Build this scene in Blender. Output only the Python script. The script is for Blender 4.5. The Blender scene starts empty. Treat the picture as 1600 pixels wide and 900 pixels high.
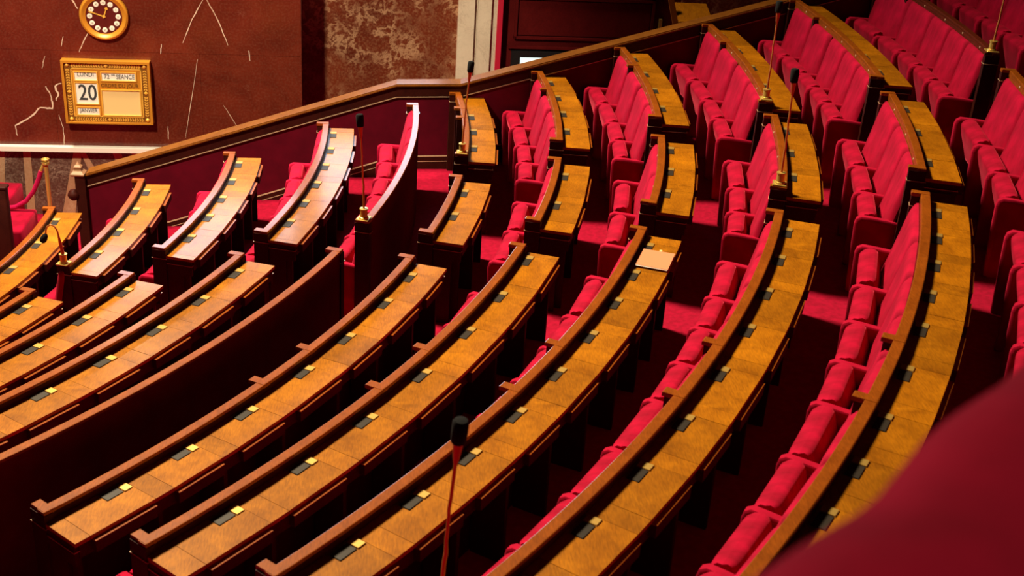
import bpy, bmesh, math, random
from mathutils import Matrix, Vector
random.seed(4)
C = bpy.context.scene.collection
S = bpy.context.scene
pi = math.pi

# ------------------------------------------------------------------ camera
cam_d = bpy.data.cameras.new('camera'); cam = bpy.data.objects.new('camera', cam_d); C.objects.link(cam)
CAM = Vector((9.8534, -12.5500, 5.4269))
RT = Vector((0.9966006, -0.05551805, 0.06086867)); UP = Vector((-0.03012615, 0.44207718, 0.89647096)); FW = Vector((0.07667897, 0.89525723, -0.43890184))
cam.matrix_world = Matrix(((RT.x, UP.x, -FW.x, CAM.x), (RT.y, UP.y, -FW.y, CAM.y), (RT.z, UP.z, -FW.z, CAM.z), (0, 0, 0, 1)))
cam_d.sensor_width = 36; cam_d.lens = 1980.23 * 36 / 1600
cam_d.clip_start = 0.05
cam_d.dof.use_dof = True; cam_d.dof.focus_distance = 11.5; cam_d.dof.aperture_fstop = 3.4
S.camera = cam

# ------------------------------------------------------------------ world, main lights, exposure
w = bpy.data.worlds.new('world'); S.world = w; w.use_nodes = True
w.node_tree.nodes['Background'].inputs[0].default_value = (1.0, 0.62, 0.40, 1)
w.node_tree.nodes['Background'].inputs[1].default_value = 0.003

def area(name, loc, target, size, power, color):
    d = bpy.data.lights.new(name, 'AREA'); d.shape = 'DISK'; d.size = size; d.energy = power; d.color = color
    o = bpy.data.objects.new(name, d); C.objects.link(o); o.location = loc
    o.rotation_euler = (Vector(target) - Vector(loc)).to_track_quat('-Z', 'Y').to_euler()
    return o
def spot(name, loc, target, radius, power, color, angle, blend):
    d = bpy.data.lights.new(name, 'SPOT'); d.shadow_soft_size = radius; d.energy = power; d.color = color
    d.spot_size = math.radians(angle); d.spot_blend = blend
    o = bpy.data.objects.new(name, d); C.objects.link(o); o.location = loc
    o.rotation_euler = (Vector(target) - Vector(loc)).to_track_quat('-Z', 'Y').to_euler()
    return o
spot('ceiling_floodlight', (4.3, 0.8, 14.0), (8.2, -4.0, 0.8), 1.2, 29000, (1.0, 0.80, 0.52), 80, 1.0)
spot('wall_floodlight', (5.0, -5.0, 8.8), (6.9, 3.1, 0.7), 0.4, 7200, (1.0, 0.83, 0.58), 48, 0.5)
S.view_settings.view_transform = 'Standard'; S.view_settings.look = 'None'
S.view_settings.gamma = 1; S.view_settings.use_curve_mapping = False
S.view_settings.exposure = 0.0

# ------------------------------------------------------------------ materials
M = {}
def mat(name, rgb, rough=0.5, metal=0.0, spec=0.5, coat=0.0, sheen=0.0, sheen_tint=None, emit=None, estr=0):
    m = bpy.data.materials.new(name); m.use_nodes = True
    b = m.node_tree.nodes['Principled BSDF']
    b.inputs['Base Color'].default_value = (*rgb, 1); b.inputs['Roughness'].default_value = rough
    b.inputs['Metallic'].default_value = metal; b.inputs['Specular IOR Level'].default_value = spec
    b.inputs['Coat Weight'].default_value = coat; b.inputs['Coat Roughness'].default_value = 0.16
    if sheen:
        b.inputs['Sheen Weight'].default_value = sheen; b.inputs['Sheen Roughness'].default_value = 0.35
        b.inputs['Sheen Tint'].default_value = (*(sheen_tint or rgb), 1)
    if emit:
        b.inputs['Emission Color'].default_value = (*emit, 1); b.inputs['Emission Strength'].default_value = estr
    M[name] = m
    return m, m.node_tree, b

def ramp_noise(nt, b, scale, stops, detail=5, stretch=(1, 1, 1), distortion=0.0, coord='Object', rough=0.55):
    tc = nt.nodes.new('ShaderNodeTexCoord'); mp = nt.nodes.new('ShaderNodeMapping'); mp.inputs['Scale'].default_value = stretch
    nz = nt.nodes.new('ShaderNodeTexNoise'); nz.inputs['Scale'].default_value = scale; nz.inputs['Detail'].default_value = detail
    nz.inputs['Distortion'].default_value = distortion; nz.inputs['Roughness'].default_value = rough
    cr = nt.nodes.new('ShaderNodeValToRGB')
    while len(cr.color_ramp.elements) < len(stops): cr.color_ramp.elements.new(0.5)
    for e, (p, c) in zip(cr.color_ramp.elements, stops): e.position = p; e.color = (*c, 1)
    nt.links.new(tc.outputs[coord], mp.inputs['Vector']); nt.links.new(mp.outputs[0], nz.inputs['Vector'])
    nt.links.new(nz.outputs['Fac'], cr.inputs['Fac'])
    if b: nt.links.new(cr.outputs['Color'], b.inputs['Base Color'])
    return cr, nz, mp

def bump(nt, b, src, strength, dist=0.002):
    bp = nt.nodes.new('ShaderNodeBump'); bp.inputs['Strength'].default_value = strength; bp.inputs['Distance'].default_value = dist
    nt.links.new(src, bp.inputs['Height']); nt.links.new(bp.outputs['Normal'], b.inputs['Normal'])

def wood(name, a, c, rough, coat, scale=9, vary=0.0):
    m, nt, b = mat(name, a, rough, spec=0.12, coat=coat)
    cr, nz, mp = ramp_noise(nt, None, scale, [(0.30, a), (0.70, c)], detail=7, stretch=(1, 1, 1), distortion=0.6)
    # fine grain streaks multiplied in
    n2 = nt.nodes.new('ShaderNodeTexNoise'); n2.inputs['Scale'].default_value = 60; n2.inputs['Detail'].default_value = 4
    mp2 = nt.nodes.new('ShaderNodeMapping'); mp2.inputs['Scale'].default_value = (2.2, 0.35, 1)
    tc = nt.nodes.new('ShaderNodeTexCoord'); nt.links.new(tc.outputs['Object'], mp2.inputs['Vector']); nt.links.new(mp2.outputs[0], n2.inputs['Vector'])
    mr = nt.nodes.new('ShaderNodeMapRange'); mr.inputs['From Min'].default_value = 0.3; mr.inputs['From Max'].default_value = 0.7
    mr.inputs['To Min'].default_value = 0.72; mr.inputs['To Max'].default_value = 1.12
    nt.links.new(n2.outputs['Fac'], mr.inputs['Value'])
    mx = nt.nodes.new('ShaderNodeMix'); mx.data_type = 'RGBA'; mx.blend_type = 'MULTIPLY'; mx.inputs[0].default_value = 1
    nt.links.new(cr.outputs['Color'], mx.inputs[6]); nt.links.new(mr.outputs[0], mx.inputs[7])
    out = mx.outputs[2]
    if vary:   # each plank was cut from a different board
        oi = nt.nodes.new('ShaderNodeObjectInfo'); m2 = nt.nodes.new('ShaderNodeMapRange')
        m2.inputs['To Min'].default_value = 1 - vary; m2.inputs['To Max'].default_value = 1 + vary * 0.5
        nt.links.new(oi.outputs['Random'], m2.inputs['Value'])
        m3 = nt.nodes.new('ShaderNodeMix'); m3.data_type = 'RGBA'; m3.blend_type = 'MULTIPLY'; m3.inputs[0].default_value = 1
        nt.links.new(out, m3.inputs[6]); nt.links.new(m2.outputs[0], m3.inputs[7]); out = m3.outputs[2]
    nt.links.new(out, b.inputs['Base Color'])
    bump(nt, b, n2.outputs['Fac'], 0.08)
    return m
wood('wood_desk', (0.25, 0.080, 0.001), (0.40, 0.140, 0.0025), 0.5, 0.42, 6, 0.22)
wood('wood_rail', (0.20, 0.046, 0.003), (0.28, 0.068, 0.005), 0.42, 0.5, 7)
wood('wood_handrail', (0.13, 0.042, 0.005), (0.19, 0.064, 0.008), 0.42, 0.4, 5)
wood('wood_mahogany', (0.085, 0.012, 0.005), (0.12, 0.020, 0.008), 0.4, 0.4, 5)
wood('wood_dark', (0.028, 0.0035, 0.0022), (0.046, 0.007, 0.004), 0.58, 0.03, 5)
wood('wood_door', (0.085, 0.005, 0.006), (0.115, 0.008, 0.008), 0.45, 0.1, 3)

def fabric(name, a, c, sheen, tint, scale=14, bscale=260):
    m, nt, b = mat(name, a, 0.88, spec=0.12, sheen=sheen, sheen_tint=tint)
    ramp_noise(nt, b, scale, [(0.35, a), (0.65, c)], detail=3)
    tc = nt.nodes.new('ShaderNodeTexCoord'); n = nt.nodes.new('ShaderNodeTexNoise'); n.inputs['Scale'].default_value = bscale
    nt.links.new(tc.outputs['Object'], n.inputs['Vector']); bump(nt, b, n.outputs['Fac'], 0.25)
    return m
fabric('velvet', (0.23, 0.0004, 0.016), (0.40, 0.0008, 0.030), 0.40, (1.0, 0.10, 0.18), 4.5)
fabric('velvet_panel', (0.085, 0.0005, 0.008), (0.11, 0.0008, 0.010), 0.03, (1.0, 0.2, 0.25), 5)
fabric('carpet', (0.24, 0.0008, 0.018), (0.33, 0.0012, 0.026), 0.1, (1.0, 0.25, 0.35), 22, 400)
fabric('velvet_rope', (0.35, 0.002, 0.05), (0.42, 0.003, 0.06), 0.3, (1.0, 0.3, 0.4))
mat('brass', (0.68, 0.46, 0.11), 0.30, 0.6); mat('brass_plate', (0.46, 0.29, 0.07), 0.48, 0.6)
mat('gold', (0.62, 0.27, 0.025), 0.34, 0.25); mat('gold_leaf', (0.85, 0.48, 0.07), 0.40, 0.2)
mat('copper', (0.55, 0.20, 0.05), 0.30, 0.45); mat('copper_red', (0.48, 0.10, 0.04), 0.35, 0.5)
mat('pad_black', (0.026, 0.020, 0.015), 0.5, spec=0.25); mat('foam_black', (0.006, 0.006, 0.007), 0.95, spec=0.2)
mat('metal_black', (0.01, 0.01, 0.011), 0.4); mat('seam_light', (0.26, 0.13, 0.06), 0.3, coat=0.5)
mat('white_card', (0.86, 0.84, 0.76), 0.7); mat('cream_card', (0.80, 0.58, 0.24), 0.7); mat('ink', (0.03, 0.035, 0.04), 0.7)
mat('ink_gold', (0.16, 0.06, 0.008), 0.5); mat('salmon_paper', (0.60, 0.21, 0.095), 0.75); mat('white_paper', (0.85, 0.82, 0.76), 0.7)
mat('enamel', (0.88, 0.85, 0.74), 0.25); mat('clock_face', (0.10, 0.012, 0.010), 0.3)
mat('vein', (0.72, 0.55, 0.42), 0.4); mat('white_marble', (0.83, 0.79, 0.72), 0.35)
mat('glare_panel', (0.5, 0.6, 0.75), 0.3, emit=(0.55, 0.77, 1.0), estr=8.0)  # bluish emission of the added panels that make the desk glare
mat('window_glow', (0.8, 0.85, 0.8), 0.3, emit=(0.80, 1.0, 0.92), estr=1.1)
mat('bead', (0.50, 0.33, 0.20), 0.3, coat=0.4)
mat('gold_dark', (0.22, 0.085, 0.010), 0.45, 0.1)
mat('red_strip', (0.50, 0.012, 0.04), 0.4)

def marble(name, base, dark, vein, vscale, vwidth, speck, amount, rough=0.24, dist=1.4):
    m, nt, b = mat(name, base, rough, coat=0.1)
    cr, nz, mp = ramp_noise(nt, None, 1.3, [(0.32, dark), (0.68, base)], detail=8, distortion=0.8, rough=0.65)
    tc = nt.nodes.new('ShaderNodeTexCoord')
    vn = nt.nodes.new('ShaderNodeTexNoise'); vn.inputs['Scale'].default_value = vscale; vn.inputs['Detail'].default_value = 10
    vn.inputs['Distortion'].default_value = dist; vn.inputs['Roughness'].default_value = 0.72
    nt.links.new(tc.outputs['Object'], vn.inputs['Vector'])
    # ridge |n - .5| gives vein lines
    s = nt.nodes.new('ShaderNodeMath'); s.operation = 'SUBTRACT'; s.inputs[1].default_value = 0.5; nt.links.new(vn.outputs['Fac'], s.inputs[0])
    a = nt.nodes.new('ShaderNodeMath'); a.operation = 'ABSOLUTE'; nt.links.new(s.outputs[0], a.inputs[0])
    r = nt.nodes.new('ShaderNodeMapRange'); r.inputs['From Min'].default_value = 0; r.inputs['From Max'].default_value = vwidth
    r.inputs['To Min'].default_value = 1; r.inputs['To Max'].default_value = 0; nt.links.new(a.outputs[0], r.inputs['Value'])
    mk = nt.nodes.new('ShaderNodeTexNoise'); mk.inputs['Scale'].default_value = 2.1; mk.inputs['Detail'].default_value = 3
    nt.links.new(tc.outputs['Object'], mk.inputs['Vector'])
    mr = nt.nodes.new('ShaderNodeMapRange'); mr.inputs['From Min'].default_value = amount; mr.inputs['From Max'].default_value = amount + 0.22
    nt.links.new(mk.outputs['Fac'], mr.inputs['Value'])
    mu = nt.nodes.new('ShaderNodeMath'); mu.operation = 'MULTIPLY'; nt.links.new(r.outputs[0], mu.inputs[0]); nt.links.new(mr.outputs[0], mu.inputs[1])
    sp = nt.nodes.new('ShaderNodeTexNoise'); sp.inputs['Scale'].default_value = 38; sp.inputs['Detail'].default_value = 6
    nt.links.new(tc.outputs['Object'], sp.inputs['Vector'])
    sr = nt.nodes.new('ShaderNodeMapRange'); sr.inputs['From Min'].default_value = 0.45; sr.inputs['From Max'].default_value = 0.75
    sr.inputs['To Max'].default_value = speck; nt.links.new(sp.outputs['Fac'], sr.inputs['Value'])
    ad = nt.nodes.new('ShaderNodeMath'); ad.operation = 'MAXIMUM'; ad.use_clamp = True
    nt.links.new(mu.outputs[0], ad.inputs[0]); nt.links.new(sr.outputs[0], ad.inputs[1])
    mx = nt.nodes.new('ShaderNodeMix'); mx.data_type = 'RGBA'; mx.inputs[7].default_value = (*vein, 1)
    nt.links.new(ad.outputs[0], mx.inputs[0]); nt.links.new(cr.outputs['Color'], mx.inputs[6]); nt.links.new(mx.outputs[2], b.inputs['Base Color'])
    return m
marble('marble_red', (0.150, 0.022, 0.010), (0.075, 0.010, 0.005), (0.55, 0.30, 0.20), 1.6, 0.005, 0.06, 0.62)
marble('marble_veined', (0.180, 0.034, 0.012), (0.095, 0.015, 0.006), (0.46, 0.27, 0.15), 3.0, 0.045, 0.30, 0.36, 0.3, 0.25)
marble('marble_brown', (0.120, 0.050, 0.034), (0.070, 0.026, 0.018), (0.52, 0.40, 0.30), 3.2, 0.018, 0.25, 0.40, 0.5)
marble('marble_tan', (0.46, 0.26, 0.14), (0.36, 0.19, 0.10), (0.60, 0.44, 0.28), 3.2, 0.03, 0.25, 0.45, 0.55)
marble('marble_cream', (0.72, 0.62, 0.48), (0.62, 0.52, 0.40), (0.30, 0.22, 0.16), 3.0, 0.012, 0.08, 0.45)

# ------------------------------------------------------------------ helpers
def tag(o, label=None, cat=None, group=None, kind=None):
    if label: o['label'] = label
    if cat: o['category'] = cat
    if group: o['group'] = group
    if kind: o['kind'] = kind
    return o
def empty(name, loc=(0, 0, 0), rz=0.0):
    o = bpy.data.objects.new(name, None); C.objects.link(o); o.location = loc; o.rotation_euler = (0, 0, rz)
    o.empty_display_size = 0.1
    return o
def data(name, verts, faces, m, smooth=False):
    me = bpy.data.meshes.new(name); me.from_pydata([tuple(v) for v in verts], [], faces)
    bm = bmesh.new(); bm.from_mesh(me); bmesh.ops.recalc_face_normals(bm, faces=bm.faces)
    if smooth:
        for f in bm.faces: f.smooth = True
        for e in bm.edges:
            if len(e.link_faces) == 2 and e.calc_face_angle(0) > 0.7: e.smooth = False
    bm.to_mesh(me); bm.free()
    me.materials.append(M[m]); return me
def put(name, me, parent=None, loc=(0, 0, 0), rot=(0, 0, 0), scale=(1, 1, 1)):
    o = bpy.data.objects.new(name, me); C.objects.link(o); o.parent = parent
    o.location = loc; o.rotation_euler = rot; o.scale = scale
    return o
def mesh(name, verts, faces, m, parent=None, origin=None, smooth=False, loc=None):
    if origin is None and parent is not None: origin = parent.matrix_world.translation if False else parent.get('_org', (0, 0, 0))
    if origin is not None: verts = [(v[0] - origin[0], v[1] - origin[1], v[2] - origin[2]) for v in verts]
    return put(name, data(name, verts, faces, m, smooth), parent, loc or (0, 0, 0))
BOXF = [(0, 1, 2, 3), (7, 6, 5, 4), (0, 4, 5, 1), (1, 5, 6, 2), (2, 6, 7, 3), (3, 7, 4, 0)]
def boxv(x0, x1, y0, y1, z0, z1):
    return [(x0, y0, z0), (x1, y0, z0), (x1, y1, z0), (x0, y1, z0), (x0, y0, z1), (x1, y0, z1), (x1, y1, z1), (x0, y1, z1)]
class MB:
    def __init__(s): s.v = []; s.f = []
    def add(s, v, f):
        n = len(s.v); s.v += [tuple(p) for p in v]; s.f += [tuple(i + n for i in q) for q in f]; return s
    def box(s, *a): return s.add(boxv(*a), BOXF)
def bevbox(x0, x1, y0, y1, z0, z1, off, seg, m, name):
    bm = bmesh.new(); vs = [bm.verts.new(p) for p in boxv(x0, x1, y0, y1, z0, z1)]
    for q in BOXF: bm.faces.new([vs[i] for i in q])
    bmesh.ops.recalc_face_normals(bm, faces=bm.faces)
    bmesh.ops.bevel(bm, geom=bm.edges[:], offset=off, segments=seg, affect='EDGES', profile=0.5)
    for f in bm.faces: f.smooth = seg > 1
    me = bpy.data.meshes.new(name); bm.to_mesh(me); bm.free(); me.materials.append(M[m]); return me
def tube(path, radii, n=10, squash=None, cap=True):
    """swept round (or rounded-rect) tube along a 3D path"""
    P = [Vector(p) for p in path]; v = []; f = []
    up = None
    for i, p in enumerate(P):
        t = (P[min(i + 1, len(P) - 1)] - P[max(i - 1, 0)]).normalized()
        if up is None:
            up = Vector((0, 0, 1)) if abs(t.z) < 0.9 else Vector((1, 0, 0))
        a = t.cross(up).normalized(); b = a.cross(t).normalized(); up = b
        r = radii[i] if isinstance(radii, (list, tuple)) else radii
        for k in range(n):
            th = 2 * pi * k / n
            v.append(p + a * (math.cos(th) * r) + b * (math.sin(th) * r))
    for i in range(len(P) - 1):
        for k in range(n): f.append((i * n + k, i * n + (k + 1) % n, (i + 1) * n + (k + 1) % n, (i + 1) * n + k))
    if cap: f.append(tuple(range(n))[::-1]); f.append(tuple((len(P) - 1) * n + k for k in range(n)))
    return v, f
def lathe(prof, n=20):
    v = []; f = []
    for r, z in prof:
        for k in range(n): v.append((r * math.cos(2 * pi * k / n), r * math.sin(2 * pi * k / n), z))
    for i in range(len(prof) - 1):
        for k in range(n): f.append((i * n + k, i * n + (k + 1) % n, (i + 1) * n + (k + 1) % n, (i + 1) * n + k))
    f.append(tuple(range(n))[::-1]); f.append(tuple((len(prof) - 1) * n + k for k in range(n)))
    return v, f
def pol(r, ph, z): return (r * math.cos(ph), r * math.sin(ph), z)
def arc(prof, p0, p1, step=0.12):
    """closed (r,z) profile swept from angle p0 to p1 with end caps"""
    rm = sum(q[0] for q in prof) / len(prof); n = max(1, int(math.ceil(abs(p1 - p0) * rm / step))); k = len(prof); v = []; f = []
    for i in range(n + 1):
        ph = p0 + (p1 - p0) * i / n
        v += [pol(r, ph, z) for r, z in prof]
    for i in range(n):
        for a in range(k): f.append((i * k + a, i * k + (a + 1) % k, (i + 1) * k + (a + 1) % k, (i + 1) * k + a))
    f.append(tuple(range(k))[::-1]); f.append(tuple(n * k + a for a in range(k)))
    return v, f
def rect(r0, r1, z0, z1): return [(r0, z0), (r1, z0), (r1, z1), (r0, z1)]
def rrect(r0, r1, z0, z1, b):
    return [(r0, z0), (r1, z0), (r1, z1 - b), (r1 - b * .3, z1 - b * .3), (r1 - b, z1), (r0 + b, z1), (r0 + b * .3, z1 - b * .3), (r0, z1 - b)]
def text_mesh(name, body, size, m, parent, loc, rot, scale=(1, 1, 1), extrude=0.0015, align='CENTER'):
    cu = bpy.data.curves.new(name, 'FONT'); cu.body = body; cu.size = size; cu.extrude = extrude; cu.align_x = align; cu.align_y = 'CENTER'; cu.resolution_u = 3
    to = bpy.data.objects.new(name, cu); C.objects.link(to)
    bpy.context.view_layer.update()
    me = bpy.data.meshes.new_from_object(to.evaluated_get(bpy.context.evaluated_depsgraph_get()))
    bpy.data.objects.remove(to); me.materials.clear(); me.materials.append(M[m]); me.name = name
    return put(name, me, parent, loc, rot, scale)

# ------------------------------------------------------------------ layout: concentric rows of the hemicycle
R = [5.972, 6.917, 7.886, 8.874, 9.825, 10.345, 11.256, 12.180, 13.163, 14.145, 15.13, 16.11]
Z = [-0.054, 0.270, 0.594, 0.914, 1.195, 1.126, 1.388, 1.679, 1.965, 2.266, 2.560, 2.855]
HS = 1.10
FL = [z - HS for z in Z]; FL[5] = 0.20; FL.append(FL[11] + 0.29)
def par_y(xx): return 0.80 + 0.0933 * (xx - 5.96)      # front face line of the parapet
def par_phi(r):
    ph = 0.12
    for _ in range(6): ph = math.asin(par_y(r * math.cos(ph)) / r)
    return ph

# floor and tiers
floor = mesh('floor', *MB().box(-2, 22, -14, 6, -1.45, -1.25).__dict__.values(), 'carpet'); tag(floor, 'deep red carpeted floor of the chamber', 'floor', kind='structure')
def tier(r0, r1, z, p0=-1.0):
    n = 40; v = []; f = []
    for i in range(n + 1):
        for r in (r0, r1):
            p = p0 + (par_phi(r) + 0.004 - p0) * i / n
            v += [pol(r, p, -1.3), pol(r, p, z)]
    for i in range(n):
        a = i * 4; b = a + 4
        f += [(a, a + 1, b + 1, b), (a + 1, a + 3, b + 3, b + 1), (a + 3, a + 2, b + 2, b + 3), (a + 2, a, b, b + 2)]
    f += [(0, 2, 3, 1), (n * 4, n * 4 + 1, n * 4 + 3, n * 4 + 2)]
    return v, f
for j in range(1, 12):
    tag(mesh('tier_platform', *tier(R[j - 1], R[j], FL[j]), 'carpet', floor), 'red carpeted tier step')

# ------------------------------------------------------------------ shared seat meshes (local: +X towards the rostrum, origin under the rail face)
def pillow(w, spine, tf, tb, nu=9, nv=10, eu=6, ev=6):
    """padded slab around a spine of (x, z) points; bulges tf forwards and tb backwards"""
    def sp(t):
        s = t * (len(spine) - 1); i = min(int(s), len(spine) - 2); k = s - i
        a, b = Vector(spine[i]), Vector(spine[i + 1]); p = a.lerp(b, k); d = (b - a).normalized()
        return p, Vector((d.y, -d.x))
    v = []; f = []; us = [math.sin((i / (nu - 1) * 2 - 1) * pi / 2) for i in range(nu)]; vs = [(math.sin((i / (nv - 1) * 2 - 1) * pi / 2) + 1) / 2 for i in range(nv)]
    for side, t in ((1, tf), (-1, tb)):
        for a in vs:
            p, nrm = sp(a)
            for u in us:
                k = max(0, 1 - abs(u) ** eu) ** 0.5 * max(0, 1 - abs(2 * a - 1) ** ev) ** 0.5
                q = p + nrm * (side * t * k); v.append((q.x, u * w / 2, q.y))
    n = nu * nv
    for s in (0, n):
        for i in range(nv - 1):
            for k in range(nu - 1):
                a = s + i * nu + k; f.append((a, a + 1, a + nu + 1, a + nu))
    for i in range(nv - 1):
        for k in (0, nu - 1): a = i * nu + k; f.append((a, a + nu, a + nu + n, a + n))
    for k in range(nu - 1):
        for i in (0, nv - 1): a = i * nu + k; f.append((a, a + 1, a + 1 + n, a + n))
    return v, f
BACK = data('backrest', *pillow(1.0, [(0.150, 0.40), (0.102, 0.60), (0.048, 0.85), (0.010, 1.035)], 0.046, 0.030, 11, 14, 10, 10), 'velvet', True)
PAD = data('tip_up_seat', *pillow(1.0, [(0.165, 0.30), (0.205, 0.42), (0.250, 0.54), (0.280, 0.655)], 0.076, 0.064, 13, 18, 20, 18), 'velvet', True)
def armrest():
    path = [(0.04, 0.610), (0.13, 0.617), (0.25, 0.625), (0.330, 0.628), (0.353, 0.612), (0.360, 0.58), (0.353, 0.40), (0.340, 0.20), (0.333, 0.01)]
    prof = [(-0.029, -0.016), (-0.029, 0.006), (-0.022, 0.016), (0.022, 0.016), (0.029, 0.006), (0.029, -0.016)]
    v = []; f = []; k = len(prof); P = [Vector(p) for p in path]
    for i, p in enumerate(P):
        t = (P[min(i + 1, len(P) - 1)] - P[max(0, i - 1)]).normalized(); nrm = Vector((-t.y, t.x))
        for y, o in prof: q = p + nrm * o; v.append((q.x, y, q.y))
    for i in range(len(P) - 1):
        for a in range(k): f.append((i * k + a, i * k + (a + 1) % k, (i + 1) * k + (a + 1) % k, (i + 1) * k + a))
    f.append(tuple(range(k))); f.append(tuple((len(P) - 1) * k + a for a in range(k)))
    return v, f
ARM = data('armrest', *armrest(), 'velvet', True)
def sidepanel():
    pr = [(0.0, 0.0), (0.320, 0.0), (0.343, 0.40), (0.348, 0.59), (0.325, 0.612), (0.0, 0.60)]
    n = len(pr); v = [(x, -0.022, z) for x, z in pr] + [(x, 0.022, z) for x, z in pr]
    return v, [tuple(range(n)), tuple(range(2 * n - 1, n - 1, -1))] + [(i, (i + 1) % n, n + (i + 1) % n, n + i) for i in range(n)]
SIDE = data('side_panel', *sidepanel(), 'velvet')
def hinge():
    m = MB(); m.box(0.16, 0.21, -0.5, 0.5, 0.27, 0.31); return m
HINGE = data('hinge_bar', hinge().v, hinge().f, 'metal_black')

STUD = data('rail_stud', *lathe([(0.011, 0), (0.010, 0.004), (0.004, 0.006)], 10), 'bead')
ORD = ['first', 'second', 'third', 'fourth', 'fifth', 'sixth', 'seventh', 'eighth', 'ninth', 'tenth', 'eleventh', 'twelfth', 'thirteenth', 'fourteenth']
def rowname(j):
    if j >= 5: return ORD[j - 5] + ' row above the walkway'
    return ORD[4 - j] + ' row below the walkway'
BLK = {'A': 'near block', 'B': 'middle block', 'C': 'parapet block'}
def seats(j, sec, div, gap=None):
    """div: divider angles from the far end to the near end; every seat is a thing of its own"""
    n = len(div) - 1; rr = R[j] - 0.038; cr = R[j] - 0.22
    blk = 'far block' if (j < 5 and sec == 'B') else BLK[sec]
    for i in range(n):
        a, b = div[i], div[i + 1]; m = (a + b) / 2; wd = (a - b) * cr
        # a wide first space holds a pilaster, the seat keeps its normal width
        lim = 0.66
        if wd > lim: wd = lim
        bn = BN.get((j, sec))
        if bn is not None and sec != 'A' and j > 5:      # small brass stud on the rail above each seat
            p = pol(R[j] - 0.040, m, Z[j] - 0.042); o_ = bn['_org']
            put('rail_stud', STUD, bn, (p[0] - o_[0], p[1] - o_[1], p[2] - o_[2]), (0, -pi / 2, m))
        t = empty('folding_seat', pol(rr, m, FL[j] if j != 5 else FL[j]), m + pi)
        tag(t, 'red velvet folding seat, %s from far end, %s, %s' % (ORD[i], rowname(j), blk), 'seat', 'red velvet seats, %s, %s' % (rowname(j), blk))
        bw = (a - b) * rr - 0.004; by = 0.0
        if gap is not None and i in (gap - 1, gap): bw -= 0.05; by = 0.025 * (1 if i == gap else -1)   # room for the pilaster
        put('backrest', BACK, t, (0, by if False else -by, 0), scale=(1, bw, 1))
        put('tip_up_seat', PAD, t, scale=(1, wd - 0.068, 1))
        put('hinge_bar', HINGE, t, scale=(1, wd - 0.05, 1))
        ends = [(-1)] + ([1] if i == n - 1 else [])
        for e in ends:                      # the divider on the far side, and the closing one on the last seat
            ang = a if e == -1 else b
            dy = -(ang - m) * cr             # local y points against the angle after the half turn
            yy = math.sin(m - ang) * cr; xx = rr - math.cos(m - ang) * cr
            p = put('side_panel', SIDE, t, (0, yy * 1.0, 0), (0, 0, ang - m)); put('armrest', ARM, t, (0, yy, 0), (0, 0, ang - m))

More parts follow.
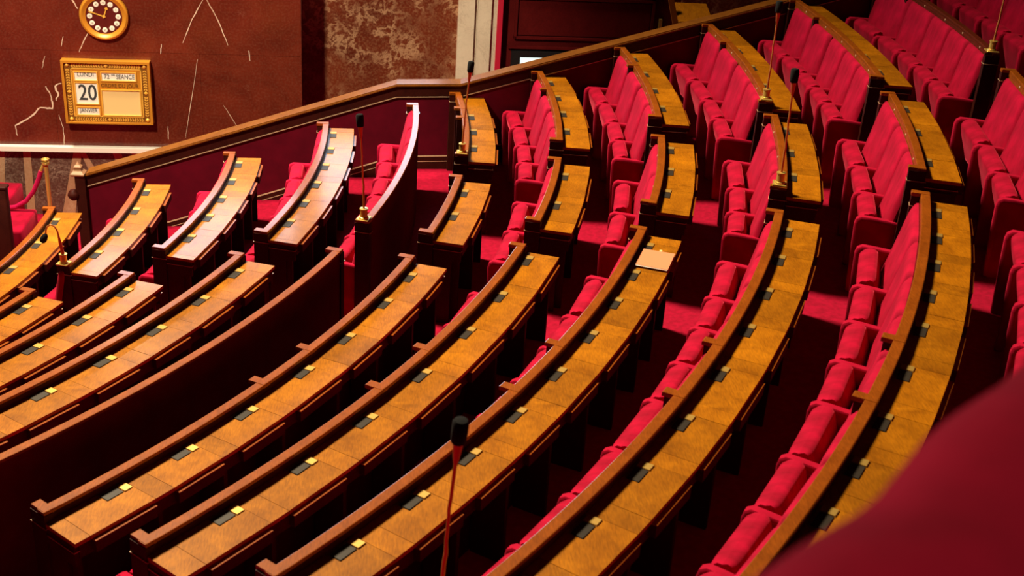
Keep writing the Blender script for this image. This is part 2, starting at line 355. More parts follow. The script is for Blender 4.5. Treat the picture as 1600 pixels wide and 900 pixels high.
# ------------------------------------------------------------------ benches
def voting_meshes():
    br = bevbox(-0.037, 0.037, -0.028, 0.028, 0.0, 0.007, 0.002, 1, 'brass_plate', 'brass_plate')
    bl = bevbox(-0.034, 0.034, -0.058, 0.058, 0.0, 0.006, 0.002, 1, 'pad_black', 'voting_pad')
    return br, bl
BRASS, PADB = voting_meshes()
def wedge(r0, r1, pa, pb, z0, z1):
    v = [pol(r0, pa, z0), pol(r1, pa, z0), pol(r1, pb, z0), pol(r0, pb, z0), pol(r0, pa, z1), pol(r1, pa, z1), pol(r1, pb, z1), pol(r0, pb, z1)]
    return v, BOXF
BN = {}
def bench(j, sec, pn, pf, boxes=(), jogs=(), desk=True, label=None, railmat='wood_rail'):
    r, z = R[j], Z[j]; f0 = FL[j]; f1 = FL[j + 1]; pm = (pn + pf) / 2
    t = empty('desk_bench' if desk else 'bench_back', pol(r, pm, f0)); t['_org'] = pol(r, pm, f0)
    blk = 'far block' if (j < 5 and sec == 'B') else BLK[sec]
    tag(t, label or ('honey wood desk bench with curved rail, %s, %s' % (rowname(j), blk)), 'bench', 'curved wooden benches of the hemicycle')
    da = 1 / r; BN[(j, sec)] = t
    mesh('rail', *arc(rrect(r - 0.040, r + 0.024, z - 0.020, z, 0.005), pn, pf), railmat, t)
    mesh('rail_moulding', *arc([(r - 0.040, z - 0.095), (r - 0.02, z - 0.095), (r - 0.02, z - 0.022), (r - 0.041, z - 0.022), (r - 0.041, z - 0.050), (r - 0.036, z - 0.056)], pn + .02 * da, pf - .02 * da), railmat, t)
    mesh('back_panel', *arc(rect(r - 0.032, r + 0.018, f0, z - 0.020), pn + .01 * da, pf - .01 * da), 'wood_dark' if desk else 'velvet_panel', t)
    # rail caps with their pilasters
    caps = [(pf - 0.035 * da, 0.030), (pn + 0.035 * da, 0.030)] + [(q, 0.032) for q in jogs]
    for q, h in caps:
        mesh('rail_cap', *arc(rrect(r - 0.105, r + 0.025, z - 0.024, z + 0.002, 0.006), q - h * da, q + h * da), railmat, t)
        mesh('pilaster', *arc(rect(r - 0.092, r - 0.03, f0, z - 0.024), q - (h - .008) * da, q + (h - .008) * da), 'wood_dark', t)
        if j == 5 or desk is False: pass
    # near and far end posts with a pale moulding line
    for q, s in ((pn, 1), (pf, -1)):
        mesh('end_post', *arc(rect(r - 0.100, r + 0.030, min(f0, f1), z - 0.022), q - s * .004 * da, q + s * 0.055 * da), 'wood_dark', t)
        mesh('post_moulding', *arc(rect(r - 0.104, r + 0.040, z - 0.104, z - 0.100), q - s * .009 * da, q + s * 0.06 * da), 'bead', t)
    if not desk: return t
    zt = z - 0.070; o = 0.292
    # writing surface: a lid at each place with a fixed narrow board between
    bs = sorted(boxes, reverse=True)
    edges = []
    for i, q in enumerate(bs):
        hi = q + 0.036 * da
        lo = (bs[i + 1] + 0.036 * da + 0.135 * da) if i + 1 < len(bs) else max(pn + 0.02 * da, q - 0.40 * da)
        if hi - lo < 0.2 * da: lo = hi - 0.36 * da
        edges.append((hi, lo))
    pieces = []; cur = pf
    for hi, lo in edges:
        if cur - hi > 0.01 * da: pieces.append((cur, hi, False))
        pieces.append((min(hi, cur), lo, True)); cur = lo
    if cur - pn > 0.01 * da: pieces.append((cur, pn, False))
    g = 0.0012 * da
    for hi, lo, lid in pieces:
        zz = zt + random.uniform(-0.0006, 0.0006)
        m_ = max(1, int((hi - lo) * r / 0.7) + 0)
        for k in range(m_):
            ha = hi + (lo - hi) * k / m_; lb = hi + (lo - hi) * (k + 1) / m_
            mesh('desk_lid' if lid else 'desk_board', *wedge(r + 0.019, r + o, lb + g, ha - g, zz - 0.026, zz), 'wood_desk', t)
        if lid:
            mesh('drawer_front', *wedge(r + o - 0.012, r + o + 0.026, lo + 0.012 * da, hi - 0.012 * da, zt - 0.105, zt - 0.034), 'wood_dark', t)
            mesh('drawer_lip', *wedge(r + o - 0.010, r + o + 0.028, lo + 0.012 * da, hi - 0.012 * da, zt - 0.034, zt - 0.029), 'wood_rail', t)
        else:
            mm = (hi + lo) / 2
            mesh('bracket', *wedge(r + 0.03, r + 0.24, mm - .015 * da, mm + .015 * da, f1, zt - 0.1), 'wood_dark', t)
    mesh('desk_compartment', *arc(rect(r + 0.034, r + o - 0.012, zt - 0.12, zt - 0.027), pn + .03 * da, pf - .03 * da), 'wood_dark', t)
    for q in bs:
        b = put('voting_box', PADB, t); c = put('brass_plate', BRASS, b)
        p = pol(r + 0.074, q - 0.092 * da, zt); o_ = t['_org']
        b.location = (p[0] - o_[0], p[1] - o_[1], p[2] - o_[2]); b.rotation_euler = (0, 0, q)
        c.location = (0, 0.092, 0.001)
    for q, s in ((pn, 1), (pf, -1)):
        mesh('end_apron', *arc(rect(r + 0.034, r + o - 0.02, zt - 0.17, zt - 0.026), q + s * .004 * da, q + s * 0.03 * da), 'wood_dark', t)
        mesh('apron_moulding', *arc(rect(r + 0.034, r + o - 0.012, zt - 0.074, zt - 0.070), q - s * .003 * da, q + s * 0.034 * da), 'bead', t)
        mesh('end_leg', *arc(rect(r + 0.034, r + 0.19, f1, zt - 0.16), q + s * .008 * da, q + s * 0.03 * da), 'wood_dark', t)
    return t

def steps(a, d, n): return [a - d * i for i in range(n)]
J = (-0.485, -0.537)
# lower tier
bench(0, 'B', -0.30, 0.047, [0.015, -0.084, -0.184, -0.27])
bench(1, 'B', -0.268, 0.054, [0.029, -0.044, -0.122, -0.199])
bench(2, 'B', -0.270, 0.054, [0.035, -0.027, -0.087, -0.147, -0.210])
bench(3, 'B', -0.273, 0.066, [0.048, -0.006, -0.059, -0.114, -0.168, -0.221])
bench(4, 'B', -0.283, 0.051, desk=False, label='curved red seat back with wooden rail, no desk, beside walkway, far block')
bench(1, 'A', -0.60, -0.344, [-0.373, -0.45, -0.53])
bench(2, 'A', -0.66, -0.337, [-0.360, -0.431, -0.500, -0.57, -0.63])
bench(3, 'A', -0.78, -0.324, [-0.346, -0.407, -0.470, -0.531, -0.593, -0.655, -0.717])
bench(4, 'A', -0.86, -0.342, desk=False, label='long dark panelled bench back with wooden rail, no desk, beside walkway')
# upper tier, near block
bench(5, 'A', -0.709, -0.317, [-0.337, -0.385, -0.445, -0.498, -0.558, -0.611, -0.661], J)
bench(6, 'A', -0.710, -0.317, [-0.326, -0.386, -0.441, -0.500, -0.557, -0.609, -0.661], J)
bench(7, 'A', -0.709, -0.315, [-0.329, -0.371, -0.411, -0.455, -0.500, -0.545, -0.587, -0.627, -0.669], J, label='honey wood desk bench holding the salmon folder, third row above walkway')
bench(8, 'A', -0.709, -0.312, [-0.327, -0.366, -0.409, -0.452, -0.498, -0.544, -0.586, -0.628, -0.670], J)
bench(9, 'A', -0.709, -0.312, [-0.324, -0.357, -0.390, -0.424, -0.458, -0.498, -0.538, -0.572, -0.605, -0.640, -0.675], J)
bench(10, 'A', -0.60, -0.312, [-0.33, -0.37, -0.41, -0.45, -0.49, -0.53])
# middle block
bench(5, 'B', -0.271, -0.135, [-0.157, -0.211]); bench(6, 'B', -0.274, -0.136, [-0.159, -0.221])
bench(7, 'B', -0.274, -0.134, [-0.147, -0.192, -0.235]); bench(8, 'B', -0.277, -0.135, [-0.150, -0.194, -0.238])
bench(9, 'B', -0.278, -0.137, [-0.152, -0.196, -0.248]); bench(10, 'B', -0.278, -0.137, [-0.152, -0.196, -0.248])
# block against the parapet
for j, pn in ((5, -0.082), (6, -0.094), (7, -0.091), (8, -0.107), (9, -0.105), (10, -0.105)):
    bx = [0.094, 0.047, 0.0, -0.048] if j in (6, 7, 8) else [0.054, 0.008, -0.040] if j == 5 else [0.085, 0.045, 0.005, -0.034, -0.072]
    bench(j, 'C', pn, par_phi(R[j]) - 0.002, bx, (0.052,) if j > 5 else (0.06, 0.03), desk=j < 10, railmat='wood_rail' if j < 10 else 'wood_mahogany',
          label=None if j < 10 else 'dark mahogany bench rail without desk in the upper right, parapet block')
bench(11, 'C', -0.10, par_phi(R[11]) - 0.002, desk=False, label='dark topmost bench rail in the upper right corner')

# ------------------------------------------------------------------ seats
seats(1, 'B', steps(0.045, 0.080, 5)); seats(2, 'B', steps(0.050, 0.070, 5)); seats(3, 'B', [0.060, 0.003, -0.056, -0.112, -0.168, -0.225, -0.268])
seats(4, 'B', [0.046, -0.012, -0.060, -0.110, -0.160, -0.213, -0.272])
seats(2, 'A', steps(-0.345, 0.070, 5)); seats(3, 'A', steps(-0.332, 0.062, 7)); seats(4, 'A', steps(-0.350, 0.056, 9))
seats(6, 'A', steps(-0.325, 0.0535, 8)); seats(7, 'A', [-0.320, -0.381, -0.425, -0.468, -0.511, -0.555, -0.600, -0.645, -0.698])
seats(8, 'A', [-0.317, -0.367, -0.407, -0.449, -0.490, -0.539, -0.581, -0.623, -0.665, -0.702]); seats(9, 'A', [-0.316, -0.368, -0.410, -0.452, -0.492, -0.538, -0.578, -0.618, -0.658, -0.700])
seats(10, 'A', steps(-0.318, 0.041, 8))
seats(6, 'B', [-0.142, -0.205, -0.266]); seats(7, 'B', [-0.139, -0.205, -0.266]); seats(8, 'B', [-0.139, -0.192, -0.236, -0.272])
seats(9, 'B', [-0.141, -0.190, -0.235, -0.274]); seats(10, 'B', [-0.141, -0.190, -0.235, -0.274])
for j in (6, 7, 8): seats(j, 'C', [0.106, 0.056, 0.003, -0.044, -0.088], 1)
seats(9, 'C', [0.102, 0.055, 0.010, -0.026, -0.062, -0.098], 1); seats(10, 'C', [0.100, 0.046, 0.004, -0.030, -0.064, -0.098])
seats(11, 'C', [0.100, 0.064, 0.028, -0.008, -0.044, -0.080])

# ------------------------------------------------------------------ parapet at the ends of the rows
def parapet():
    pts = [(6.20, 0.135), (9.59, 1.207), (10.30, 1.222), (16.6, 3.00)]
    org = (6.2, par_y(6.2), -1.25); t = empty('parapet', org); t['_org'] = org
    tag(t, 'stepped parapet lined with dark red velvet under a sloping wooden handrail', 'parapet')
    def sweep(name, y0, y1, d0, d1, m, lo=None):
        v = []; f = []
        for x_, z_ in pts:
            for y, d in ((y0, d0), (y1, d0), (y1, d1), (y0, d1)):
                v.append((x_, par_y(x_) + y, (lo if (lo is not None and d == d0) else z_ + d)))
        for i in range(len(pts) - 1):
            a = i * 4; b = a + 4
            for k in range(4): f.append((a + k, a + (k + 1) % 4, b + (k + 1) % 4, b + k))
        f += [(3, 2, 1, 0), tuple(len(v) - 4 + k for k in range(4))]
        return mesh(name, v, f, m, t)
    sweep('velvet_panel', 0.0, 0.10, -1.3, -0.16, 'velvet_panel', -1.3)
    sweep('handrail', -0.040, 0.15, -0.032, 0.0, 'wood_handrail')
    sweep('handrail_nosing', -0.052, -0.02, -0.024, -0.012, 'wood_handrail')
    sweep('frieze', -0.018, 0.11, -0.150, -0.032, 'wood_dark')
    sweep('beading', -0.026, 0.0, -0.160, -0.152, 'bead')
    sweep('skirting', -0.02, 0.0, -1.09, -0.86, 'wood_dark')
    sweep('skirting_beading', -0.026, 0.0, -0.865, -0.857, 'bead')
    sweep('skirting_bead_lower', -0.026, 0.0, -0.925, -0.919, 'bead')
    return t
parapet()
# newel post at its foot
t = empty('newel_post', (6.12, 0.80, -1.25)); tag(t, 'dark turned newel post with pale stepped finial at the parapet foot', 'post')
put('shaft', data('shaft', MB().box(-0.035, 0.075, -0.05, 0.08, 0, 1.36).v, BOXF, 'wood_dark'), t)
v, f = lathe([(0.085, 1.36), (0.105, 1.375), (0.105, 1.39), (0.062, 1.42), (0.050, 1.44), (0.058, 1.455), (0.058, 1.465), (0.030, 1.485), (0.001, 1.52)], 4)
put('finial', data('finial', v, f, 'seam_light'), t, rot=(0, 0, pi / 4))
v, f = lathe([(0.03, -0.06), (0.055, -0.03), (0.065, 0.0), (0.055, 0.03), (0.03, 0.06)], 14)
put('ball', data('ball', v, f, 'wood_dark', True), t, (-0.065, -0.04, 1.14))

# ------------------------------------------------------------------ walls
AL = 0.06
def wy(xx, y0): return y0 + math.tan(AL) * (xx - 5)
wall = empty('wall_back', (5, 2.8, -1.25), AL); tag(wall, 'polished red marble wall with pale veins behind the rostrum', 'wall', kind='structure')
def wp(name, x0, x1, z0, z1, y0, y1, m, parent=wall):   # piece in the wall's own frame: x along the wall, y into the wall
    mb = MB().box(x0, x1, y0, y1, z0 + 1.25, z1 + 1.25); return put(name, data(name, mb.v, mb.f, m), parent)
xc = 3.37
for x0, x1, z0, z1 in ((-4, 0.349, -0.30, 0.9185), (0.351, 2.128, -0.30, 0.9185), (2.130, xc, -0.30, 0.9185), (-4, xc, 0.9215, 3.2), (-4, xc, 3.204, 7.5)):
    wp('marble_panel', x0, x1, z0, z1, 0.0, 0.62, 'marble_red')
wp('dado_panel', -4, xc, -1.25, -0.36, 0.02, 0.5, 'marble_brown'); wp('ledge', -4, xc, -0.36, -0.30, -0.09, 0.3, 'white_marble')
# splayed tan bands of the dado
def band(name, pts, m, y=0.012):
    n = len(pts); v = [(a, y, b + 1.25) for a, b in pts] + [(a, 0.05, b + 1.25) for a, b in pts]
    return put(name, data(name, v, [tuple(range(n)), tuple(range(2 * n - 1, n - 1, -1))] + [(i, (i + 1) % n, n + (i + 1) % n, n + i) for i in range(n)], m), wall)
for a, b, w0, w1 in ((-0.42, -0.52, .10, .12), (-0.10, -0.13, .09, .10), (0.52, 0.30, .10, .16), (0.58, 0.90, .06, .16), (0.98, 1.22, .10, .14), (1.20, 1.60, .08, .14), (1.45, 1.8, .09, .12), (-0.8, -1.0, .1, .12)):
    band('tan_band', [(a, -0.36), (a + w0, -0.36), (b + w1, -1.25), (b, -1.25)], 'marble_tan')
# pale veins inlaid in the red marble (x along the wall, z)
def vein(pts, w0):
    v = []; f = []
    for i, (a, b) in enumerate(pts):
        q = pts[min(i + 1, len(pts) - 1)]; p = pts[max(i - 1, 0)]; d = Vector((q[0] - p[0], q[1] - p[1])).normalized()
        ww = w0 * (0.35 + 0.65 * math.sin(pi * (i + 0.5) / len(pts))) * random.uniform(0.6, 1.2)
        v += [(a - d.y * ww, -0.002, b + d.x * ww + 1.25), (a + d.y * ww, -0.002, b - d.x * ww + 1.25)]
    for i in range(len(pts) - 1): f.append((2 * i, 2 * i + 1, 2 * i + 3, 2 * i + 2))
    n = len(v); v += [(p[0], 0.004, p[2]) for p in v]
    for i in range(len(pts) - 1): f += [(2 * i + n, 2 * i + 2 + n, 2 * i + 3 + n, 2 * i + 1 + n), (2 * i, 2 * i + 2, 2 * i + 2 + n, 2 * i + n), (2 * i + 1, 2 * i + 1 + n, 2 * i + 3 + n, 2 * i + 3)]
    put('marble_vein', data('marble_vein', v, f, 'vein'), wall)
def wpx(u, v):   # photograph measure of the wall -> (x along wall, height); plain affine map of the wall face
    return ((u - 77.0) * 0.00752 + 0.347 + (v - 77) * -0.0006, 0.929 - (v - 77) * 0.00805 - (u - 77) * -0.00003)
def jag(pts, k, s):
    out = []
    for i in range(len(pts) - 1):
        for q in range(k):
            t_ = q / k; a = pts[i][0] + (pts[i + 1][0] - pts[i][0]) * t_; b = pts[i][1] + (pts[i + 1][1] - pts[i][1]) * t_
            out.append((a + random.uniform(-s, s), b + random.uniform(-s, s)))
    return out + [pts[-1]]
for pts, w0, s in (([(23, 215), (21, 198), (45, 185), (62, 168), (80, 170), (78, 152), (70, 135)], 0.010, 1.2), ([(86, 158), (90, 145), (84, 135), (95, 130)], 0.010, 1.2),
                   ([(287, 62), (301, 25), (317, -5)], 0.006, 0.4), ([(323, -5), (343, 28), (359, 64)], 0.006, 0.4), ([(311, 87), (306, 130), (295, 215)], 0.003, 0.3),
                   ([(123, 80), (130, 65), (140, 45)], 0.006, 0.6), ([(252, 80), (253, 65)], 0.006, 0.3), ([(96, 72), (99, 56)], 0.004, 0.3), ([(113, 0), (122, 14)], 0.009, 0.5),
                   ([(98, 228), (97, 200), (90, 180)], 0.004, 0.8), ([(396, 88), (393, 72)], 0.006, .3), ([(65, 107), (70, 88)], 0.004, 0.6), ([(267, 217), (266, 196)], 0.004, .3), ([(356, 160), (380, 195)], 0.003, .8)):
    vein([wpx(*p) for p in jag(pts, 4, s)], w0)
# recessed, heavily veined wall behind
wp('recess_panel', xc - 0.2, 5.36, -1.25, 7.5, 0.60, 0.9, 'marble_veined')
wp('upper_wall', 8.3, 18, -1.25, 7.5, 0.55, 0.9, 'marble_veined')
# cream marble door jamb with stepped mouldings
for x0, x1, y0 in ((5.35, 5.56, 0.50), (5.562, 5.60, 0.54), (5.602, 5.78, 0.52), (5.782, 5.86, 0.56)):
    wp('marble_jamb', x0, x1, -1.25, 7.5, y0, 0.9, 'marble_cream')
door = empty('door_1', (5, 2.8, -1.25), AL); tag(door, 'tall dark red panelled door with a small bright glazed opening', 'door', kind='structure')
wp('door_frame', 5.86, 5.93, -1.25, 7.5, 0.54, 0.8, 'red_strip', door)
wp('door_leaf', 5.93, 8.3, -1.25, 7.5, 0.66, 0.75, 'wood_door', door)
for x0, x1, z0, z1 in ((6.10, 7.95, 1.06, 1.62), (6.06, 7.95, 1.72, 2.9)):
    wp('door_panel', x0 + 0.05, x1 - 0.05, z0 + 0.05, z1 - 0.05, 0.640, 0.67, 'wood_door', door)
    for a, b, c, d in ((x0, x1, z0, z0 + 0.035), (x0, x1, z1 - 0.035, z1), (x0, x0 + 0.035, z0, z1), (x1 - 0.035, x1, z0, z1)):
        wp('panel_moulding', a, b, c, d, 0.615, 0.67, 'wood_door', door)
wp('door_rail', 6.03, 8.0, 0.93, 0.965, 0.615, 0.67, 'wood_door', door)
wp('door_pane', 6.20, 6.75, 0.2, 0.82, 0.640, 0.66, 'window_glow', door)
for a, b, c, d in ((6.08, 6.20, 0.1, 0.90), (6.75, 6.9, 0.1, 0.90), (6.20, 6.75, 0.82, 0.90)): wp('pane_frame', a, b, c, d, 0.60, 0.66, 'metal_black', door)
wp('door_handle', 8.02, 8.06, 1.15, 1.38, 0.60, 0.64, 'brass', door)

# unseen glowing panels added to cast bluish glare on the lower desks
t = empty('added_glare_panel', (5, 2.8, -1.25), AL); tag(t, 'wide bluish glowing panel above the clock, unseen, added for desk glare', 'glare_panel')
wp('glare_panel_frame', 0.45, 3.30, 2.00, 3.30, -0.10, -0.002, 'metal_black', t); wp('glare_panel_face', 0.50, 3.25, 2.05, 3.25, -0.106, -0.10, 'glare_panel', t)
t = empty('added_glare_panel', (5, 2.8, -1.25), AL); tag(t, 'narrower bluish glowing panel on the recessed wall, unseen, added for desk glare', 'glare_panel')  # second unseen panel, added for the glare nearer the walkway
wp('glare_panel_frame', 3.55, 5.15, 2.00, 3.60, 0.50, 0.60, 'metal_black', t); wp('glare_panel_face', 3.60, 5.10, 2.05, 3.55, 0.494, 0.50, 'glare_panel', t)

# ------------------------------------------------------------------ wall clock
def wall_pt(a, z, y=0.0):
    return (5 + math.cos(AL) * a - math.sin(AL) * y, 2.8 + math.sin(AL) * a + math.cos(AL) * y, z)
ck = empty('wall_clock', wall_pt(1.030, 1.365, -0.002), AL); tag(ck, 'round gilt wall clock with white enamel numeral discs on red marble', 'clock')
def disc(name, prof, m, loc, n=48): 
    v, f = lathe(prof, n); return put(name, data(name, v, f, m, True), ck, loc, (pi / 2, 0, 0))
disc('case', [(0.24, 0.0), (0.285, 0.002), (0.292, 0.03), (0.283, 0.058), (0.262, 0.070), (0.240, 0.062), (0.225, 0.048), (0.214, 0.046), (0.212, 0.03)], 'gold', (0, 0, 0))
disc('dial', [(0.215, 0.0), (0.215, 0.036), (0.0005, 0.038)], 'clock_face', (0, 0, 0))
NUM = ['XII', 'I', 'II', 'III', 'IIII', 'V', 'VI', 'VII', 'VIII', 'IX', 'X', 'XI']
for k in range(12):
    a = pi / 2 - k * pi / 6; px, pz = 0.166 * math.cos(a), 0.166 * math.sin(a)
    d = disc('numeral_disc', [(0.031, 0.0), (0.031, 0.006), (0.0005, 0.010)], 'enamel', (px, -0.037, pz), 20)
    text_mesh('numeral', NUM[k], 0.030, 'ink', d, (0, 0, 0.0105), (0, 0, 0), (0.8, 1, 1), 0.0005)
def hand(name, ang, L, wd, tip):
    pr = [(-0.02, -wd), (L * .72, -wd * .6), (L * .76, -tip), (L * .86, -tip * .9), (L, 0), (L * .86, tip * .9), (L * .76, tip), (L * .72, wd * .6), (-0.02, wd)]
    ca, sa = math.cos(ang), math.sin(ang); n = len(pr)
    v = [(a * ca - b * sa, -0.050, a * sa + b * ca) for a, b in pr] + [(a * ca - b * sa, -0.054, a * sa + b * ca) for a, b in pr]
    put(name, data(name, v, [tuple(range(n)), tuple(range(2 * n - 1, n - 1, -1))] + [(i, (i + 1) % n, n + (i + 1) % n, n + i) for i in range(n)], 'gold_leaf'), ck)
hand('hour_hand', math.radians(70), 0.125, 0.008, 0.020); hand('minute_hand', math.radians(161), 0.190, 0.008, 0.010)
disc('hand_boss', [(0.014, 0), (0.014, 0.02), (0.0005, 0.024)], 'gold_leaf', (0, -0.036, 0), 16)

# ------------------------------------------------------------------ sitting calendar board
BW, BH = 1.05, 0.80
bd = empty('calendar_board', wall_pt(1.010, 0.028, -0.002), AL); tag(bd, 'gilt framed calendar board showing number 20 on red marble wall', 'calendar')
def bp(name, x0, x1, z0, z1, y0, y1, m, parent=None): 
    mb = MB().box(x0, x1, y0, y1, z0, z1); return put(name, data(name, mb.v, mb.f, m), parent or bd)
h = BW / 2
for nm, a in (('frame_top', (-h, h, BH - 0.03, BH)), ('frame_bottom', (-h, h, 0, 0.02)), ('frame_side', (-h, -h + 0.03, 0.02, BH - 0.03)), ('frame_side', (h - 0.03, h, 0.02, BH - 0.03))):
    bp(nm, *a, -0.115, 0, 'gold')
bp('board', -h + 0.03, h - 0.03, 0.02, BH - 0.03, -0.080, 0, 'gold')
bp('border_ground', -h + 0.03, h - 0.03, 0.02, BH - 0.03, -0.084, -0.080, 'gold_dark')
bp('inner_board', -h + 0.115, h - 0.115, 0.095, BH - 0.105, -0.092, -0.08, 'gold')
for a in ((-h + .105, h - .105, BH - .108, BH - .094), (-h + .105, h - .105, .084, .098), (-h + .105, -h + .119, .084, BH - .094), (h - .119, h - .105, .084, BH - .094)):
    bp('fillet', *a, -0.098, -0.084, 'gold_leaf')
mb = MB()
def leaf(cx, cz, dx, dz, L=0.034, W=0.010):
    d = Vector((dx, dz)).normalized(); nn = Vector((-d.y, d.x)); P = [Vector((cx, cz)), Vector((cx, cz)) + d * L * .5 + nn * W, Vector((cx, cz)) + d * L, Vector((cx, cz)) + d * L * .5 - nn * W]
    v = [(p.x, -0.084, p.y) for p in P] + [(p.x, -0.090, p.y) for p in P]; mb.add(v, BOXF)
for s, zc in ((1, BH - 0.063), (1, 0.052)):
    for i in range(13):
        for side in (1, -1):
            xx = -h + 0.115 + i * 0.029
            leaf(xx, zc, 1, side * .9); leaf(-xx, zc, -1, side * .9)
for xs in (-h + 0.068, h - 0.068):
    for i in range(8):
        for side in (1, -1):
            zz = 0.10 + i * 0.033; leaf(xs, zz, side * .9, 1); leaf(xs, BH - 0.01 - zz, side * .9, -1)
tag(put('leaf_border', data('leaf_border', mb.v, mb.f, 'gold_leaf'), bd), 'gilt laurel leaf border', kind='stuff')
for x0, z0 in ((-h + .068, .052), (h - .068, .052), (-h + .068, BH - .063), (h - .068, BH - .063)):
    v, f = lathe([(0.024, 0), (0.022, 0.010), (0.012, 0.018), (0.0005, 0.02)], 14); put('rosette', data('rosette', v, f, 'gold_leaf', True), bd, (x0, -0.083, z0), (pi / 2, 0, 0))
for x0, z0 in ((0, .052), (0, BH - .063), (-h + .068, BH / 2), (h - .068, BH / 2)):
    v, f = lathe([(0.028, 0), (0.020, 0.010), (0.0005, 0.014)], 4); put('diamond', data('diamond', v, f, 'gold_leaf'), bd, (x0, -0.083, z0), (pi / 2, 0, 0))
cards = {'day_card': (-0.375, -0.115, 0.555, 0.655, 'white_card'), 'date_card': (-0.375, -0.115, 0.255, 0.520, 'white_card'), 'month_card': (-0.375, -0.115, 0.115, 0.205, 'white_card'),
         'session_card': (-0.055, 0.345, 0.560, 0.655, 'white_card'), 'agenda_card': (-0.065, 0.385, 0.115, 0.430, 'cream_card')}
for nm, (x0, x1, z0, z1, m) in cards.items():
    c = bp(nm, x0, x1, z0, z1, -0.094, -0.09, m)
    for a in ((x0 - .014, x1 + .014, z1, z1 + .012), (x0 - .014, x1 + .014, z0 - .012, z0), (x0 - .014, x0, z0, z1), (x1, x1 + .014, z0, z1)): bp('card_frame', *a, -0.106, -0.09, 'gold_leaf', c)
RX = (pi / 2, 0, 0)
text_mesh('lettering', 'LUNDI', 0.075, 'ink', bd, (-0.245, -0.0955, 0.625), RX, (0.9, 1, 1))
text_mesh('lettering', '20', 0.285, 'ink', bd, (-0.240, -0.0955, 0.388), RX, (0.78, 1, 1)).data.name = 'date'
text_mesh('lettering', '20', 0.285, 'ink', bd, (-0.234, -0.0953, 0.388), RX, (0.78, 1, 1))
text_mesh('lettering', 'JANVIER', 0.066, 'ink', bd, (-0.243, -0.0955, 0.165), RX, (0.85, 1, 1))
text_mesh('lettering', '72', 0.082, 'ink', bd, (0.005, -0.0955, 0.603), RX, (0.85, 1, 1)); text_mesh('lettering', 'EME', 0.03, 'ink', bd, (0.082, -0.0955, 0.625), RX, (0.8, 1, 1))
text_mesh('lettering', 'SEANCE', 0.082, 'ink', bd, (0.225, -0.0955, 0.603), RX, (0.74, 1, 1))
text_mesh('lettering', 'ORDRE DU JOUR', 0.068, 'ink_gold', bd, (0.150, -0.0935, 0.490), RX, (0.86, 1, 1), 0.004)

# ------------------------------------------------------------------ microphones
def microphone(j, ph, label, lean=(0.02, 0.10), hook=False, rdr=-0.035, h=0.84):
    b = pol(R[j] + rdr, ph, Z[j] + 0.003); t = empty('gooseneck_microphone', b); tag(t, label, 'microphone', 'gooseneck microphones on the bench posts')
    put('base_plate', bevbox(-0.055, 0.055, -0.055, 0.055, 0, 0.012, 0.004, 1, 'brass', 'base_plate'), t, rot=(0, 0, ph))
    v, f = lathe([(0.042, 0.012), (0.040, 0.022), (0.031, 0.026), (0.031, 0.085), (0.036, 0.088), (0.036, 0.098), (0.015, 0.10)], 20); put('cup', data('cup', v, f, 'brass', True), t)
    if hook:
        path = [(0, 0, 0.09), (-0.008, 0, 0.16), (-0.016, 0, 0.22), (-0.022, 0.0, 0.275), (-0.030, 0.0, 0.330), (-0.052, 0, 0.372), (-0.085, 0, 0.385), (-0.115, 0, 0.365), (-0.130, 0, 0.325), (-0.134, 0, 0.295)]
        v, f = tube(path[:4], [0.016, 0.015, 0.013, 0.009], 10); put('sleeve', data('sleeve', v, f, 'copper_red', True), t)
        v, f = tube(path[3:], 0.0075, 10); put('stem', data('stem', v, f, 'copper', True), t)
        v, f = tube([path[-1], (-0.140, 0, 0.275), (-0.158, 0, 0.240), (-0.172, 0, 0.215), (-0.176, 0, 0.208)], [0.010, 0.026, 0.033, 0.026, 0.008], 12); put('windscreen', data('windscreen', v, f, 'foam_black', True), t)
        return t
    lx, ly = lean; path = []
    for i in range(13):
        s = i / 12; path.append((lx * (0.55 * s + 0.45 * s * s), ly * (0.4 * s + 0.6 * s * s), 0.09 + (h - 0.22) * s))
    path[4] = tuple(Vector(path[4]) + Vector((0.004, 0, 0))); path[8] = tuple(Vector(path[8]) + Vector((-0.003, 0, 0)))
    v, f = tube(path, [0.0075 if i > 4 else 0.009 for i in range(13)], 10); put('stem', data('stem', v, f, 'copper', True), t)
    p = Vector(path[-1]); d = (p - Vector(path[-2])).normalized()
    v, f = tube([p, p + d * 0.02, p + d * 0.10], [0.009, 0.013, 0.021], 14); put('capsule', data('capsule', v, f, 'copper_red', True), t)
    q = p + d * 0.095
    v, f = tube([q, q + d * 0.008, q + d * 0.05, q + d * 0.092, q + d * 0.104, q + d * 0.108], [0.024, 0.030, 0.032, 0.032, 0.026, 0.012], 16); put('windscreen', data('windscreen', v, f, 'foam_black', True), t)
    return t
microphone(1, -0.266, 'short hooked brass microphone on bench post in the lower left', hook=True)
microphone(4, -0.279, 'slim gooseneck microphone on rail end beside the walkway', (-0.03, 0.02))
microphone(5, -0.078, 'gooseneck microphone rising in front of the cream marble jamb', (0.035, 0.03))
microphone(8, -0.272, 'gooseneck microphone on middle block post before folded red seats', (-0.01, 0.02))
microphone(8, -0.102, 'gooseneck microphone whose tip reaches the parapet handrail', (0.0, 0.02))
microphone(10, -0.101, 'gooseneck microphone cut off by top edge at upper right', (0.02, 0.02))
microphone(8, -0.705, 'nearest gooseneck microphone standing in the centre foreground', (0.03, -0.02), h=0.87)

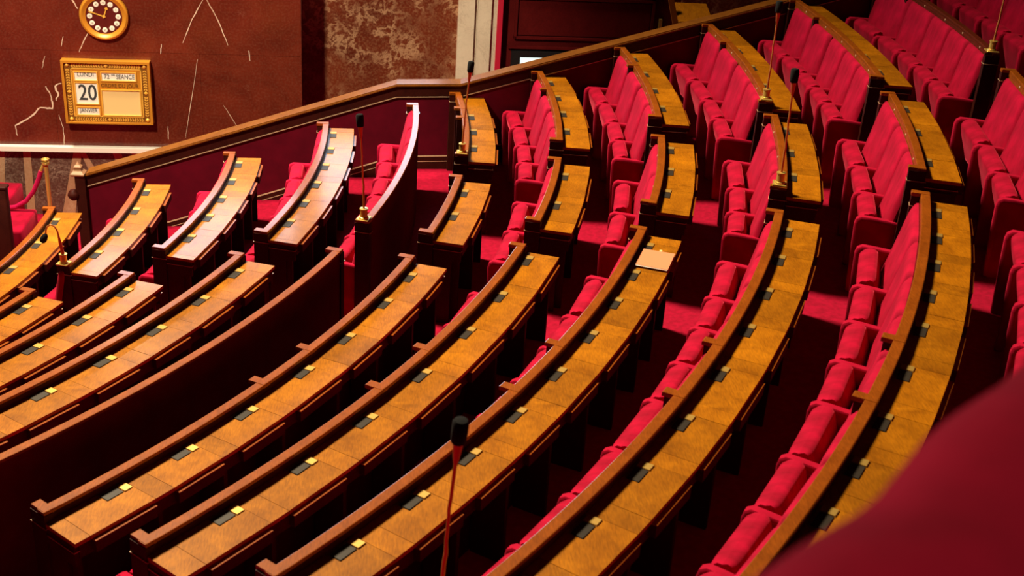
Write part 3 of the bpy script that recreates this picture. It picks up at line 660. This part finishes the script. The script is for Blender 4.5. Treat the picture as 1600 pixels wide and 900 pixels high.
# ------------------------------------------------------------------ folder of papers on the third desk row
ph = -0.352; da = 1 / R[7]; zt = Z[7] - 0.070
b0 = pol(R[7] + 0.17, ph, zt)
t = empty('paper_folder', b0, ph); tag(t, 'salmon paper folder with white sheets lying on a wooden desk', 'folder')
put('sheets', data('sheets', [(-.115, -.150, .0125), (.118, -.150, .0125), (.112, .140, .0125), (-.115, .140, .0125), (-.115, -.150, .016), (.118, -.150, .016), (.112, .140, .016), (-.115, .140, .016)], BOXF, 'white_paper'), t)
put('cover', data('cover', [(-.118, -.140, .0165), (.120, -.145, .0165), (.120, .145, .0165), (-.116, .150, .0165), (-.118, -.140, .020), (.120, -.145, .020), (.120, .145, .026), (-.116, .150, .022)], BOXF, 'salmon_paper'), t)
put('bookmark', data('bookmark', MB().box(0.0, 0.018, 0.14, 0.185, 0.0165, 0.019).v, BOXF, 'cream_card'), t)

# ------------------------------------------------------------------ stanchion, rope, steps in the lower left
t = empty('stanchion', (5.50, 1.70, -1.25)); tag(t, 'polished brass stanchion post beside red carpeted steps', 'post')
v, f = lathe([(0.13, 0), (0.13, 0.015), (0.05, 0.03), (0.026, 0.05), (0.024, 1.12)], 20); put('pole', data('pole', v, f, 'brass', True), t)
v, f = lathe([(0.024, 1.12), (0.044, 1.125), (0.044, 1.15), (0.030, 1.16), (0.046, 1.175), (0.046, 1.19), (0.02, 1.20), (0.001, 1.21)], 20); put('crown', data('crown', v, f, 'brass', True), t)
t = empty('velvet_rope', (5.48, 1.69, -0.14)); tag(t, 'crimson velvet barrier rope sagging from the brass stanchion', 'rope')
v, f = tube([(-0.005, 0, 0.015), (-0.03, 0, -0.04), (-0.045, 0, -0.08)], [0.016, 0.018, 0.018], 10); put('hook_end', data('hook_end', v, f, 'brass', True), t)
v, f = tube([(-0.04, 0, -0.07), (-0.08, 0, -0.18), (-0.15, 0, -0.33), (-0.25, 0, -0.46), (-0.38, 0, -0.54), (-0.55, 0, -0.57), (-0.75, 0, -0.52), (-0.95, 0, -0.35)], 0.028, 10); put('rope', data('rope', v, f, 'velvet_rope', True), t)
t = empty('carpeted_steps', (4.6, 1.5, -1.25)); tag(t, 'red carpeted steps beside the marble dado in the lower left', 'steps')
put('step', bevbox(-0.55, 0.72, -0.42, 0.28, 0, 0.52, 0.03, 2, 'velvet', 'step'), t); put('step', bevbox(-0.75, 0.40, 0.20, 0.85, 0, 0.62, 0.03, 2, 'velvet', 'step_upper'), t)
tag(put('marble_plinth', bevbox(4.75, 5.18, 0.80, 1.10, -1.25, -1.02, 0.01, 1, 'white_marble', 'marble_plinth')), 'white marble block below the red carpeted steps', 'block')
t = empty('rostrum_panel', (5.15, 0.55, -1.25)); tag(t, 'dark polished wooden panel cut off by left picture edge', 'panel')
put('board', bevbox(-0.35, 0.26, -0.05, 0.05, 0, 1.29, 0.02, 2, 'wood_dark', 'board'), t); put('top_rail', bevbox(-0.36, 0.27, -0.06, 0.06, 1.27, 1.31, 0.01, 1, 'wood_dark', 'top_rail'), t)

# wooden reading stand behind the parapet
t = empty('reading_stand', (13.1, 2.55, 0.2)); tag(t, 'tan wooden reading stand with slanted top behind the parapet', 'stand')
put('slanted_top', data('slanted_top', [(-0.17, -0.14, 1.50), (0.24, -0.14, 1.52), (0.20, 0.16, 1.66), (-0.20, 0.16, 1.66), (-0.17, -0.14, 1.53), (0.24, -0.14, 1.55), (0.20, 0.16, 1.69), (-0.20, 0.16, 1.69)], BOXF, 'wood_desk'), t)
put('column', data('column', MB().box(-0.1, 0.12, -0.05, 0.1, 0, 1.55).v, BOXF, 'wood_dark'), t)
put('side_arm', data('side_arm', [(-0.19, -0.05, 1.36), (-0.12, -0.05, 1.36), (-0.12, 0.0, 1.36), (-0.19, 0.0, 1.36), (-0.32, -0.05, 1.80), (-0.25, -0.05, 1.80), (-0.25, 0.0, 1.80), (-0.32, 0.0, 1.80)], BOXF, 'wood_rail'), t)

# ------------------------------------------------------------------ velvet covered gallery balustrade just in front of the camera
dx, dy = 0.73, 0.683; ln = math.hypot(dx, dy); dx /= ln; dy /= ln
ang = math.atan2(dy, dx)
t = empty('gallery_balustrade', (10.315, -11.600, 4.0), ang); tag(t, 'out of focus red velvet padded balustrade in the lower right foreground', 'balustrade')
def bolster(x0, x1):
    prof = []
    for k in range(24):
        a = 2 * pi * k / 24; c, s = math.cos(a), math.sin(a)
        prof.append((-0.20 + 0.20 * math.copysign(abs(c) ** 0.6, c), 0.78 + 0.085 * math.copysign(abs(s) ** 0.7, s)))
    v = []; f = []; n = 60; k = 24
    for i in range(n + 1):
        xx = x0 + (x1 - x0) * i / n; wob = 0.006 * math.sin(xx * 9) + 0.004 * math.sin(xx * 23 + 1)
        v += [(xx, y + wob, z + wob * 0.6) for y, z in prof]
    for i in range(n):
        for a in range(k): f.append((i * k + a, i * k + (a + 1) % k, (i + 1) * k + (a + 1) % k, (i + 1) * k + a))
    f += [tuple(range(k))[::-1], tuple(n * k + a for a in range(k))]
    return v, f
put('padded_rail', data('padded_rail', *bolster(-1.3, 1.6), 'velvet', True), t)
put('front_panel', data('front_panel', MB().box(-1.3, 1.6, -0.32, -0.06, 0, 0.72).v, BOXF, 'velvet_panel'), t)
for k in range(-3, 4):
    v, f = lathe([(0.010, 0), (0.008, 0.004), (0.001, 0.006)], 12); put('stud', data('stud', v, f, 'bead', True), t, (-0.155 + k * 0.30, 0.0, 0.775), (-pi / 2, 0, 0))
for o in list(bpy.data.objects):
    if '_org' in o: del o['_org']
